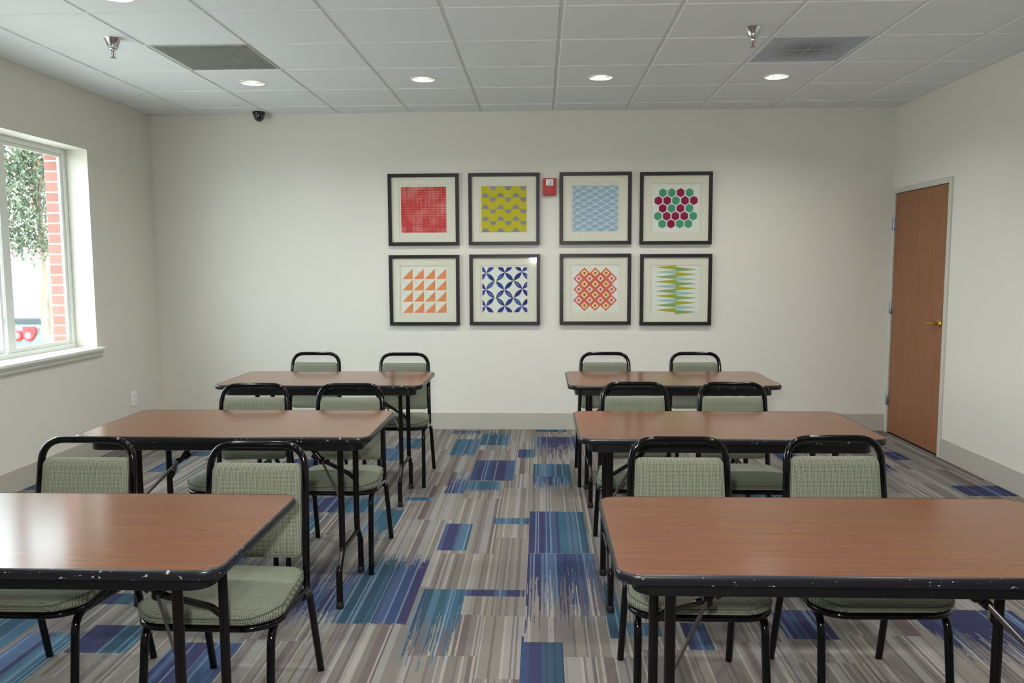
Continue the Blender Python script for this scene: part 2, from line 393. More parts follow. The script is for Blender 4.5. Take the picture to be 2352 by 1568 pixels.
b = new(); box(b, (XL, YN, H+.14), (XR, 0, H+.16)); struct(link('trim_7', b, M['slab']), 'dark void board above the ceiling tiles')

# ------------------------------------------------------------------ window
def build_window():
    w = struct(empty('window_1', (XL-.17, (WY0+WY1)/2, WZ0)), 'wide white vinyl window in the left wall'); w['category'] = 'window'
    ox, oy, oz = w.location
    def P(a): return (a[0]-ox, a[1]-oy, a[2]-oz)
    def bx(b, a, c): box(b, P(a), P(c))
    xf0, xf1 = XL-.215, XL-.165
    b = new(); f = .035
    bx(b, (xf0, WY0, WZ0), (xf1, WY1, WZ0+f)); bx(b, (xf0, WY0, WZ1-f), (xf1, WY1, WZ1))
    bx(b, (xf0, WY0, WZ0+f), (xf1, WY0+f, WZ1-f)); bx(b, (xf0, WY1-f, WZ0+f), (xf1, WY1, WZ1-f))
    for x in (-2.45,): bx(b, (xf0, x-.035, WZ0+f), (xf1, x+.035, WZ1-f))
    link('window_frame', b, M['vinyl'], w, bevel=.003)
    # sash stiles and meeting rails
    for i, (a, c) in enumerate(((WY1-f, -1.745), (-1.745, -2.415), (-2.485, -3.17), (-3.17, WY0+f))):
        d = 0 if i % 2 == 0 else -.018
        x0, x1 = xf0+.022+d, xf1-.012+d; s = .028; y1, y0 = a, c
        b = new(); z0, z1 = WZ0+f, WZ1-f
        sr = .08 if i in (0, 2) else .03
        bx(b, (x0, y0, z0), (x1, y1, z0+s)); bx(b, (x0, y0, z1-s), (x1, y1, z1))
        bx(b, (x0, y0, z0+s), (x1, y0+sr, z1-s)); bx(b, (x0, y1-s, z0+s), (x1, y1, z1-s))
        sa = link('sash', b, M['vinyl'], w, bevel=.003)
        b = new(); xm = (x0+x1)/2; bx(b, (xm-.002, y0+sr-.004, z0+s-.004), (xm+.002, y1-s+.004, z1-s+.004))
        link('pane', b, M['glass'], sa)
    b = new()
    bx(b, (XL-.165, WY0+.001, WZ0-.02), (XL, WY1-.001, WZ0+.002)); bx(b, (XL, WY0-.05, WZ0-.02), (XL+.05, WY1+.05, WZ0+.002))
    link('window_sill', b, M['trim'], w, bevel=.004)
    b = new(); prof = [(0, -.02), (.034, -.02), (.034, -.032), (.022, -.046), (.022, -.058), (.012, -.072), (.0, -.072)]
    vs = [[b.verts.new(P((XL+px, y, WZ0+pz))) for px, pz in prof] for y in (WY0-.03, WY1+.03)]
    n = len(prof)
    for k in range(n): b.faces.new((vs[0][k], vs[0][(k+1) % n], vs[1][(k+1) % n], vs[1][k]))
    b.faces.new(vs[0]); b.faces.new(vs[1]); link('sill_apron', b, M['trim'], w)
build_window()

# ------------------------------------------------------------------ door
def build_door():
    d = struct(empty('door_1', (XR, (DY0+DY1)/2, 0)), 'brown wood veneer door with brass lever in the right wall'); d['category'] = 'door'
    ox, oy, oz = d.location
    def bx(b, a, c): box(b, (a[0]-ox, a[1]-oy, a[2]), (c[0]-ox, c[1]-oy, c[2]))
    b = new(); fw = .042
    bx(b, (XR-.014, DY0, 0), (XR+.13, DY0+fw, DZ)); bx(b, (XR-.014, DY1-fw, 0), (XR+.13, DY1, DZ)); bx(b, (XR-.014, DY0+fw, DZ-fw), (XR+.13, DY1-fw, DZ))
    link('door_frame', b, M['frame_paint'], d, bevel=.003)
    b = new(); ya, yb = DY0+fw+.003, DY1-fw-.004
    bx(b, (XR-.003, ya, .014), (XR+.042, yb, DZ-fw-.005)); s = link('door_slab', b, M['doorwood'], d)
    for z in (1.72, 1.02, .24):
        b = new(); y = yb+.004-oy
        lathe(b, [(0, z+.002), (.006, z), (.0075, z+.004), (.0075, z+.096), (.006, z+.1), (0, z+.098)], (XR-.012-ox, y, 0), 14)
        box(b, (XR-.006-ox, y-.028, z+.003), (XR-.0035-ox, y, z+.097)); box(b, (XR-.0175-ox, y, z+.003), (XR-.0145-ox, y+.022, z+.097))
        link('hinge', b, M['steel'], d, smooth=True)
    yl, zl = ya+.062-oy, .995
    b = new(); lathe(b, [(0, -.004), (.0335, -.004), (.034, -.008), (.028, -.014), (.016, -.017), (.011, -.02), (.011, -.05), (0, -.052)], (XR-ox, yl, zl), 28, axis='x')
    tube(b, [(XR-.045-ox, yl-.004, zl), (XR-.05-ox, yl+.03, zl+.002), (XR-.047-ox, yl+.115, zl-.002)], .0095, 0, 12)
    link('lever_handle', b, M['brass'], d, smooth=True)
    b = new(); bx(b, (XR-.004, ya+.004, .0), (XR+.04, yb, .006)); link('threshold', b, M['dark'], d)
build_door()

# ------------------------------------------------------------------ ceiling fixtures
def make_lamp(loc):
    t = empty('recessed_downlight', (loc[0], loc[1], H))
    b = new(); n = 36
    prof = [(.096, .0), (.094, -.0035), (.078, -.005), (.076, -.002), (.076, .004)]
    V = [[b.verts.new((r*math.cos(2*PI*k/n), r*math.sin(2*PI*k/n), z)) for k in range(n)] for r, z in prof]
    for p, q in zip(V, V[1:]):
        for k in range(n): b.faces.new((p[k], p[(k+1) % n], q[(k+1) % n], q[k]))
    link('trim_ring', b, M['white_plastic'], t, smooth=True)
    b = new(); prof = [(.076, 0), (.074, .03), (.066, .07), (.052, .1), (.046, .104)]
    V = [[b.verts.new((r*math.cos(2*PI*k/n), r*math.sin(2*PI*k/n), z)) for k in range(n)] for r, z in prof]
    for p, q in zip(V, V[1:]):
        for k in range(n): b.faces.new((p[k], p[(k+1) % n], q[(k+1) % n], q[k]))
    b.faces.new(V[-1]); link('reflector', b, M['reflector'], t, smooth=True)
    b = new(); lathe(b, [(0, .02), (.022, .022), (.034, .034), (.036, .05), (.026, .075), (.018, .095), (.018, .103), (0, .103)], n=20)
    link('bulb', b, M['lamp'], t, smooth=True)
    return t
def dup(root, loc=None, rz=None):
    r = root.copy(); COL.objects.link(r)
    if loc is not None: r.location = loc
    if rz is not None: r.rotation_euler = (0, 0, rz)
    for ch in list(root.children):
        c = ch.copy(); COL.objects.link(c); c.parent = r
        for g in list(ch.children):
            d = g.copy(); COL.objects.link(d); d.parent = c
    return r
LAMP_LABELS = {0: 'lit round recessed downlight, leftmost of the row near the back wall',
 1: 'lit round recessed downlight near the back wall, above the left pair of pictures',
 2: 'lit round recessed downlight near the back wall, above the right pair of pictures',
 3: 'lit round recessed downlight in the ceiling just behind the grey diffuser panel',
 4: 'lit round recessed downlight cut by the top edge of the photo at left',
 5: 'recessed downlight of the second row, above the left aisle side', 6: 'recessed downlight of the second row, above the right aisle side', 7: 'recessed downlight of the second row, rightmost'}
first = None
for i, p in enumerate(LAMPS):
    t = make_lamp(p) if first is None else dup(first, (p[0], p[1], H))
    if first is None: first = t
    lab = LAMP_LABELS.get(i, ('recessed downlight of the %s row, %s' % (('third', 'fourth')[(i-8)//4], ('leftmost', 'second from left', 'second from right', 'rightmost')[i % 4])) if i >= 8 else '')
    tag(t, lab, 'ceiling light', 'recessed downlights in the ceiling')
    L = bpy.data.lights.new('downlight', 'AREA'); L.shape = 'DISK'; L.size = .13; L.energy = 5.4; L.color = (1, .988, .97); L.spread = math.radians(145)
    o = bpy.data.objects.new('downlight', L); COL.objects.link(o); o.location = (0, 0, .012); o.parent = t

# return grille
def build_grille():
    x0, x1 = GX0+TS, GX0+2*TS; y1, y0 = GY0-2*TS, GY0-3*TS
    cx, cy = (x0+x1)/2, (y0+y1)/2; g = empty('return_air_grille', (cx, cy, H)); h = TS/2-.012
    tag(g, 'dark grey louvered return air grille with rusty dust in the ceiling at left', 'air vent')
    b = new(); w = .012
    box(b, (-h, -h, .0), (h, -h+w, .014)); box(b, (-h, h-w, .0), (h, h, .014)); box(b, (-h, -h+w, .0), (-h+w, h-w, .014)); box(b, (h-w, -h+w, .0), (h, h-w, .014))
    link('grille_frame', b, M['louver'], g)
    b = new(); n = 46
    for i in range(n):
        x = -h+w+(2*h-2*w)*(i+.5)/n
        a = [(x-.0019, -h+w, .0005), (x+.0019, -h+w, .0005), (x+.0012, -h+w, .008), (x-.0012, -h+w, .008)]
        A = [b.verts.new(p) for p in a]; B = [b.verts.new((p[0], h-w, p[2])) for p in a]
        for k in range(4): b.faces.new((A[k], A[(k+1) % 4], B[(k+1) % 4], B[k]))
        b.faces.new(A); b.faces.new(B)
    link('louvers', b, M['louver'], g)
    b = new(); box(b, (-h+.002, -h+.002, .016), (h-.002, h-.002, .02)); link('filter', b, M['dust'], g)
build_grille()
def build_diffuser():
    x0, x1 = GX0+7*TS, GX0+8*TS; y1, y0 = GY0-2*TS, GY0-3*TS
    cx, cy = (x0+x1)/2, (y0+y1)/2; g = empty('supply_air_diffuser', (cx, cy, H)); h = TS/2-.012
    tag(g, 'square perforated grey air diffuser with dark dust stain in the ceiling at right', 'air vent')
    b = new(); w = .016
    box(b, (-h, -h, .0), (h, -h+w, .012)); box(b, (-h, h-w, .0), (h, h, .012)); box(b, (-h, -h+w, .0), (-h+w, h-w, .012)); box(b, (h-w, -h+w, .0), (h, h-w, .012))
    link('diffuser_frame', b, M['grid'], g)
    b = new(); box(b, (-h+w, -h+w, .004), (h-w, h-w, .007)); link('perforated_face', b, M['diffuser'], g)
    b = new()
    box(b, (-.16, -.004, .001), (.16, .004, .0038)); box(b, (-.003, -.14, .001), (.003, .14, .0036))
    link('deflector_bar', b, M['louver'], g)
build_diffuser()
def make_sprinkler(loc):
    s = empty('fire_sprinkler', (loc[0], loc[1], H))
    b = new(); n = 28
    lathe(b, [(.047, 0), (.047, -.003), (.043, -.006), (.031, -.042), (.030, -.046), (.024, -.047)], n=n); link('escutcheon', b, M['chrome'], s, smooth=True)
    b = new(); lathe(b, [(.0, -.040), (.024, -.042), (.026, -.05), (.024, -.06), (.013, -.064), (.011, -.072), (.0, -.074)], n=n)
    for a in (0, PI): tube(b, [(.010*math.cos(a), 0, -.066), (.013*math.cos(a), 0, -.085), (.003*math.cos(a), 0, -.108)], .0018, .006, 8)
    link('sprinkler_body', b, M['chrome'], s, smooth=True)
    b = new(); lathe(b, [(0, -.07), (.0025, -.071), (.0025, -.105), (0, -.106)], n=10); link('bulb', b, mat('red_glass_bulb', (150, 40, 40), .1), s, smooth=True)
    b = new(); lathe(b, [(0, -.106), (.016, -.107), (.017, -.109), (.0, -.110)], n=20); link('deflector', b, M['steel'], s, smooth=True)
    return s
s1 = make_sprinkler((-2.452, -2.29)); s2 = dup(s1, (1.177, -2.315, H))
tag(s1, 'chrome fire sprinkler head in the ceiling beside the dark louvered grille', 'sprinkler', 'ceiling sprinkler heads')
tag(s2, 'chrome fire sprinkler head in the ceiling beside the grey perforated diffuser', 'sprinkler', 'ceiling sprinkler heads')
def build_cam():
    s = empty('dome_camera', (-2.392, -.085, H)); tag(s, 'small black dome security camera on the ceiling against the back wall', 'security camera')
    b = new(); lathe(b, [(0, 0), (.052, 0), (.053, -.004), (.052, -.02), (.047, -.026), (0, -.026)], n=30); link('housing', b, M['camdark'], s, smooth=True)
    b = new(); lathe(b, [(.046, -.024)]+[(.045*math.cos(a), -.028-.052*math.sin(a)) for a in [i*PI/2/8 for i in range(9)]], n=30); d = link('dome', b, mat('smoked_dome_shell', (58, 57, 56), .2, spec=.6), s, smooth=True)
    b = new(); lathe(b, [(0, .002), (.017, .001), (.018, -.004), (.011, -.006), (.009, -.002), (0, -.003)], n=20, axis='y')
    o = link('lens', b, M['camdark'], d, smooth=True, loc=(.012, -.040, -.050)); o.rotation_euler = (math.radians(35), 0, 0)
build_cam()

# ------------------------------------------------------------------ wall things
def build_alarm():
    cx, cz = .077, 2.107
    a = empty('fire_alarm_strobe', (cx, 0, cz)); tag(a, 'red wall fire alarm with white strobe between the upper pictures', 'fire alarm')
    b = new(); R = rrect(.116, .146, .008, 5)
    rings_mesh(b, [[(x, 0, z) for x, z in R], [(x, -.03, z) for x, z in R], [(x*.96, -.036, z*.965) for x, z in R]]); link('housing', b, M['red'], a, smooth=True)
    b = new(); R = rrect(.06, .052, .004, 4)
    rings_mesh(b, [[(x-.001, -.035, z+.036) for x, z in R], [(x-.001, -.041, z+.036) for x, z in R]]); s = link('strobe', b, M['white_plastic'], a)
    b = new(); lathe(b, [(0, -.018), (.012, -.015), (.019, -.006), (.021, 0), (0, 0)], (-.001, -.041, .036), 20, axis='y'); link('strobe_lens', b, M['clear'], s, smooth=True)
    b = new(); R = rrect(.064, .072, .006, 4)
    rings_mesh(b, [[(x-.001, -.035, z-.03) for x, z in R], [(x-.001, -.046, z-.03) for x, z in R], [(x*.9-.001, -.049, z*.92-.03) for x, z in R]])
    for k in range(5): box(b, (-.022, -.0505, -.052+k*.010), (.02, -.049, -.049+k*.010))
    link('horn_cover', b, M['red'], a)
build_alarm()
def build_outlet():
    o = empty('wall_outlet', (XL, -.50, .355)); tag(o, 'white wall outlet plate low on the left wall near the corner', 'wall outlet')
    b = new(); R = rrect(.078, .122, .006, 4)
    rings_mesh(b, [[(0, x, z) for x, z in R], [(.004, x, z) for x, z in R], [(.007, x*.93, z*.95) for x, z in R]]); link('cover_plate', b, M['white_plastic'], o, smooth=True)
    for dz in (-.021, .021):
        b = new(); R = rrect(.034, .028, .011, 5)
        rings_mesh(b, [[(.006, x, z+dz) for x, z in R], [(.009, x, z+dz) for x, z in R]])
        f = link('socket', b, M['white_plastic'], o, smooth=True)
        b = new(); box(b, (.0088, -.007, dz-.004), (.0093, -.0055, dz+.006)); box(b, (.0088, .0055, dz-.004), (.0093, .007, dz+.005)); link('slot', b, M['dark'], f)
build_outlet()

# pictures --------------------------------------------------------------
class Print:
    """flat shapes printed on a sheet; every colour is its own material slot, layers sit 0.15 mm apart"""
    def __init__(s): s.bm = new(); s.mats = []; s.idx = {}
    def mi(s, c):
        if c not in s.idx:
            s.idx[c] = len(s.mats)
            s.mats.append(c if isinstance(c, bpy.types.Material) else mat('print_ink_%d_%d_%d' % c, c, .75, spec=.15))
        return s.idx[c]
    def poly(s, pts, c, layer=1, clip=None):
        if clip: pts = clip_poly(pts, clip)
        if len(pts) < 3: return
        try:
            f = s.bm.faces.new([s.bm.verts.new((x, -.0150-layer*.00015, z)) for x, z in pts]); f.material_index = s.mi(c)
        except ValueError: pass
    def rect(s, x0, z0, x1, z1, c, layer=1): s.poly([(x0, z0), (x1, z0), (x1, z1), (x0, z1)], c, layer)
def clip_poly(pts, bx):
    x0, z0, x1, z1 = bx
    for ax, v, sg in ((0, x0, 1), (0, x1, -1), (1, z0, 1), (1, z1, -1)):
        out = []
        for i in range(len(pts)):
            a, b = pts[i-1], pts[i]; ia = (a[ax]-v)*sg >= 0; ib = (b[ax]-v)*sg >= 0
            if ia != ib:
                tt = (v-a[ax])/(b[ax]-a[ax]); out.append((a[0]+(b[0]-a[0])*tt, a[1]+(b[1]-a[1])*tt))
            if ib: out.append(b)
        pts = out
        if not pts: break
    return pts
PS = .195
def p_red(P):
    m = mat('red_washed_ink', (214, 70, 68), .75, spec=.15); t = NT(m); o = t.obj()
    n = t.noise(9, 4, o); t.l(t.mix(t.ramp(n, [(.42, (0, 0, 0)), (.68, (255, 255, 255))]), (212, 62, 60), (232, 140, 138)), t.b.inputs['Base Color'])
    P.rect(-PS, -PS, PS, PS, m); r = random.Random(3)
    for i in range(11):
        for j in range(19):
            x = -PS+.0355*(i+.5); z = -PS+.0205*(j+.5); w = .009+r.random()*.003
            P.rect(x-w, z-.0030, x+w, z+.0030, r.choice(((168, 42, 56), (186, 52, 58), (152, 40, 60))), 2)
            P.rect(x-w+.003, z-.0065, x+w, z-.0035, (236, 160, 156), 2)
    for i in range(12):
        x = -PS+.0355*i; P.rect(max(x-.0015, -PS), -PS, x+.0015, PS, (232, 128, 122), 3)
def p_yellow(P):
    P.rect(-PS, -PS, PS, PS, (204, 192, 48)); k = .39/437; X = lambda u: -PS+(u-930)*k; Z = lambda v: PS-(v-195)*k
    def bump(cx, v, up):
        w = 38; h = 40*(1 if up else -1)
        pts = [(X(cx-w), Z(v)), (X(cx+w), Z(v)), (X(cx+w*.62), Z(v-h*.72)), (X(cx+w*.25), Z(v-h)), (X(cx-w*.25), Z(v-h)), (X(cx-w*.62), Z(v-h*.72))]
        P.poly(pts, (150, 146, 152), 2, (-PS, -PS, PS, PS))
    for v in (300, 412, 523, 632):
        for cx in (970, 1116, 1262): bump(cx, v, True)
    for v in (195, 303, 415, 527):
        for cx in (1043, 1189, 1335): bump(cx, v, False)
    for u in (990, 1060, 1140, 1210, 1300): P.rect(X(u), -PS, X(u)+.002, PS, (192, 180, 60), 1.5)
def p_waves(P):
    P.rect(-PS, -PS, PS, PS, (212, 220, 224)); bx = (-PS, -PS, PS, PS)
    w, h = .051, .037; dx, dz = .098, .0545; row = 0; z = -PS-.06
    while z < PS+.05:
        off = (row % 2)*dx/2; x = -PS-.1+off
        while x < PS+.1:
            zz = z + (x+PS)*(-.03)
            pts = [(x, zz-.0205)]+[(x+.0405*math.cos(a), zz+.0005+.0155*math.sin(a)**1.3) for a in [i*PI/10 for i in range(11)]]
            P.poly(pts, (158, 186, 208), 2, bx); x += dx
        z += dz/2; row += 1
def p_hex(P):
    P.rect(-.2, -.2, .2, .2, M['paper']); k = .000884; G = (82, 168, 134); R = (158, 32, 84)
    rows = [(258, (1165, 1250, 1335, 1420), 'GGMG'), (333, (1123, 1207, 1290, 1377, 1462), 'MMGMM'), (407, (1165, 1250, 1335, 1420), 'MGMG'),
            (481, (1120, 1204, 1288, 1373, 1458), 'GMMMG'), (555, (1162, 1246, 1330, 1413), 'GMGG')]
    for v, us, cs in rows:
        for u, c in zip(us, cs):
            cx, cz = (u-1291)*k, (407-v)*k
            P.poly([(cx+.0372*math.sin(a), cz+.0385*math.cos(a)) for a in [i*PI/3 for i in range(6)]], G if c == 'G' else R, 2)
            P.poly([(cx+.0285*math.sin(a), cz+.0295*math.cos(a)) for a in [i*PI/3 for i in range(6)]], (78, 160, 126) if c == 'G' else (150, 26, 78), 3)
def p_tri(P):
    P.rect(-.2, -.2, .2, .2, M['paper']); c = .0978; O = (234, 146, 96)
    for i in range(4):
        for j in range(4):
            x0 = -.193+c*i; z0 = -.196+c*j; s = c-.007
            P.poly([(x0, z0), (x0+s, z0), (x0+s, z0+s)], O, 2)
            w = .0012
            P.poly([(x0-w, z0+s), (x0+w, z0+s), (x0+s/2+w, z0+s/2), (x0+s/2-w, z0+s/2)], (176, 176, 170), 3)
            P.poly([(x0+s/2-w, z0+s/2), (x0+s/2+w, z0+s/2), (x0+s, z0+.001), (x0+s-2*w, z0)], (250, 196, 120), 3)
def p_flower(P):
    P.rect(-.2, -.2, .2, .2, M['paper']); k = .39/435; U = lambda u: -PS+(u-935)*k; V = lambda v: PS-(v-960)*k
    C = [[(975, 1015), (1155, 1010), (1320, 1005)], [(970, 1175), (1148, 1175), (1322, 1170)], [(968, 1335), (1152, 1335), (1318, 1335)]]
    r = random.Random(5); bx = (-PS, -PS, PS, PS)
    for row in C:
        for u, v in row:
            cx, cz = U(u), V(v)
            for q in range(4):
                a = PI/4+q*PI/2; L = .107; dx, dz = math.cos(a), math.sin(a); nx, nz = -dz, dx
                def pet(s, l0, l1, col, ly):
                    N = 9; pts = []
                    for i in range(N+1):
                        tt = i/N; ll = l0+(l1-l0)*tt; ww = s*math.sin(PI*tt)**1.0
                        pts.append((cx+dx*ll+nx*ww, cz+dz*ll+nz*ww))
                    for i in range(N-1, 0, -1):
                        tt = i/N; ll = l0+(l1-l0)*tt; ww = s*math.sin(PI*tt)**1.0
                        pts.append((cx+dx*ll-nx*ww, cz+dz*ll-nz*ww))
                    P.poly(pts, col, ly, bx)
                pet(.0195, .0, L+.002, (188, 200, 120), 2)
                pet(.0175, .0, L-.004, r.choice(((42, 50, 140), (36, 40, 126), (60, 84, 166))), 3)
                pet(.009, .03, L-.02, r.choice(((92, 120, 190), (46, 60, 150), (28, 34, 108))), 4)
def p_diamond(P):
    P.rect(-.2, -.2, .2, .2, M['paper']); k = .000884; R = (220, 102, 84)
    rows = [(1015, (418, 523, 628), 1), (1068, (363, 469, 575, 683), 0), (1121, (418, 523, 628), 1), (1174, (363, 469, 575, 683), 0),
            (1227, (418, 523, 628), 1), (1280, (363, 469, 575, 683), 0), (1332, (418, 523, 628), 1)]
    for v, us, ky in rows:
        for u in us:
            cx, cz = (u-523)*k, (1174-v)*k
            def D(rr, c, ly): P.poly([(cx+rr, cz), (cx, cz+rr), (cx-rr, cz), (cx, cz-rr)], c, ly)
            D(.0472, R, 2+.01*ky); D(.033, (240, 178, 84) if ky else (236, 150, 150), 3); D(.029, (246, 226, 176) if ky else (244, 224, 216), 4); D(.0145, (192, 104, 56) if ky else (196, 90, 84), 5)
            if ky: D(.008, (160, 90, 40), 6)
def p_spike(P):
    P.rect(-.2, -.2, .2, .2, M['paper']); k = .000884; O = (178, 178, 52); T = (164, 206, 196); G = (146, 176, 112)
    ls = [O, T, G, O, T, G, O, T, G, O]; lv = [958, 1003, 1050, 1097, 1142, 1188, 1235, 1280, 1325, 1373]
    rs = [G, O, T, G, O, T, G, O, T, G]; rv = [980, 1027, 1073, 1118, 1163, 1210, 1255, 1303, 1348, 1393]
    X = lambda u: (u-1281)*k; Z = lambda v: (1176-v)*k
    for c, v in zip(ls, lv): P.poly([(X(1078), Z(v)), (X(1282), Z(v-22)), (X(1282), Z(v+24))], c, 2)
    for c, v in zip(rs, rv): P.poly([(X(1488), Z(v)), (X(1281), Z(v-24)), (X(1281), Z(v+22))], c, 3)
PICS = [(-1.009, 1.921, p_red, 'square black-framed picture of a red woven block pattern'),
        (-.315, 1.922, p_yellow, 'square black-framed picture of yellow with grey half-round bumps'),
        (.467, 1.923, p_waves, 'square black-framed picture of pale blue scallop waves'),
        (1.150, 1.919, p_hex, 'square black-framed picture of green and magenta hexagons'),
        (-1.011, 1.229, p_tri, 'square black-framed picture of rows of orange triangles'),
        (-.312, 1.231, p_flower, 'square black-framed picture of dark blue four-petal flowers on white'),
        (.469, 1.233, p_diamond, 'square black-framed picture of coral and yellow diamonds'),
        (1.158, 1.227, p_spike, 'square black-framed picture of olive and teal horizontal spikes')]
for cx, cz, fn, lab in PICS:
    r = empty('framed_picture', (cx, 0, cz)); tag(r, lab+' on the back wall', 'picture', 'eight framed pattern prints')
    h = .306; w = .030; b = new()
    for (a, c) in (((-h, -h), (h, -h+w)), ((-h, h-w), (h, h)), ((-h, -h+w), (-h+w, h-w)), ((h-w, -h+w), (h, h-w))):
        box(b, (a[0], -.030, a[1]), (c[0], -.001, c[1]))
    link('frame', b, M['art_black'], r, bevel=.0015)
    b = new(); hh = h-w+.002; q = .212
    for (a, c) in (((-hh, -hh), (hh, -q)), ((-hh, q), (hh, hh)), ((-hh, -q), (-q, q)), ((q, -q), (hh, q))): box(b, (a[0], -.0175, a[1]), (c[0], -.0155, c[1]))
    box(b, (-hh, -.0140, -hh), (hh, -.012, hh))
    link('mat_board', b, M['mat_board'], r)
    P = Print(); fn(P); me = link('print', P.bm, P.mats, r)
    b = new(); box(b, (-hh, -.0265, -hh), (hh, -.0245, hh)); g = link('glass', b, M['picglass'], r)

# ------------------------------------------------------------------ folding table (origin: floor under centre of the top, front towards -y)
TW, TD, TH = 1.25, .625, .740
def build_table(xl, xr):
    t = empty('folding_table')
    b = new(); R = lambda ins, z: [(x, y, z) for x, y in rrect(TW-2*ins, TD-2*ins, .055-ins, 9)]
    rings_mesh(b, [R(.006, TH-.004), R(.007, TH)]); link('tabletop', b, M['lam'], t)
    b = new()
    V = rings_mesh(b, [R(.0072, TH-.002), R(.0068, TH+.0006), R(.003, TH-.0005), R(.0006, TH-.004), R(0, TH-.010), R(0, TH-.018), R(.002, TH-.024), R(.008, TH-.027), R(.02, TH-.027)], False, True)
    link('edge_band', b, M['edge'], t, smooth=True)
    b = new(); A = lambda ins, z: [(x, y, z) for x, y in rrect(TW-2*ins, TD-2*ins, .05, 9)]
    rings_mesh(b, [A(.045, TH-.0275), A(.045, TH-.066), A(.049, TH-.068), A(.052, TH-.066), A(.052, TH-.029)], False, False)
    link('apron', b, M['apron'], t, smooth=True)
    for sx, X in ((-1, xl), (1, xr)):
        yf, yr = -.215, .055
        r = .0135
        for yp, yft in ((yf, -.295+.015), (yr, .118)):
            b = new()
            tube(b, [(X, yp, TH-.03), (X, yp, .235), (X, yft, .165), (X, yft, .022)], r, .05, 14)
            lg = link('leg', b, M['tblack'], t, smooth=True)
            b = new(); lathe(b, [(0, 0), (.0155, 0), (.0165, .006), (.0165, .026), (.0145, .03), (0, .03)], (X, yft, 0), 16); link('foot_cap', b, M['rubber'], lg, smooth=True)
        b = new(); tube(b, [(X, yf, .225), (X, yr, .225)], .0105, 0, 12); link('crossbar', b, M['tblack'], t, smooth=True)
        b = new(); ym = (yf+yr)/2; J = (X-sx*.115, ym, .585); TP = (X-sx*.205, ym, TH-.05)
        tube(b, [(X, yr, .462), (X-sx*.03, yr-.012, .497), (J[0]+sx*.02, ym+.012, .573), J], .0095, .03, 12)
        tube(b, [J, TP], .0105, 0, 12); tube(b, [(J[0]-sx*.02, ym, .598), (J[0]-sx*.042, ym, .613)], .0145, 0, 12)
        tube(b, [(J[0], ym-.014, J[2]), (J[0], ym+.014, J[2])], .013, 0, 12)
        br = link('brace', b, M['tblack'], t, smooth=True)
        b = new(); tube(b, [(J[0], ym-.008, J[2]), (X-sx*.004, yf+.006, .45)], .008, 0, 10, flat=.45); link('lock_arm', b, M['darksteel'], br, smooth=True)
        b = new(); box(b, (min(TP[0]-.03, TP[0]+.03), ym-.035, TH-.06), (TP[0]+.03, ym+.035, TH-.028)); box(b, (X-.022, yf-.02, TH-.05), (X+.022, yr+.02, TH-.028))
        link('bracket', b, M['apron'], t, bevel=.003)
    return t
M['edge'] = mat('black_edge_moulding', (30, 30, 36), .3, spec=.5)
t = NT(M['edge']); o = t.obj()
n1 = t.noise(120, 3, t.mapping(o, (.6, 1, 1))); scuff = t.ramp(n1, [(.67, (20, 20, 25)), (.71, (150, 152, 162))])
t.l(scuff, t.b.inputs['Base Color'])
TABLES = [((-1.3690, -4.84), 0, 'walnut-look folding table at front left, its left end cut by the photo edge'),
          ((-1.330, -3.41), .0, 'walnut-look folding table in the middle row on the left, window side'),
          ((-1.325, -1.99), 0, 'walnut-look folding table in the back row on the left, window side'),
          ((.797, -4.84), 0, 'walnut-look folding table at front right, nearest table on the door side'),
          ((.777, -3.415), 0, 'walnut-look folding table in the middle row on the right, door side'),
          ((.783, -1.98), 0, 'walnut-look folding table in the back row on the right, door side')]
tb = build_table(-.39, .480); tb2 = build_table(-.488, .440)
for i, ((x, y), rz, lab) in enumerate(TABLES):
    o = (tb, 0, 0, tb2)[i] if i in (0, 3) else dup(tb if i < 3 else tb2)
    o.location = (x, y, 0); o.rotation_euler = (0, 0, rz); tag(o, lab, 'table', 'folding tables in two columns')

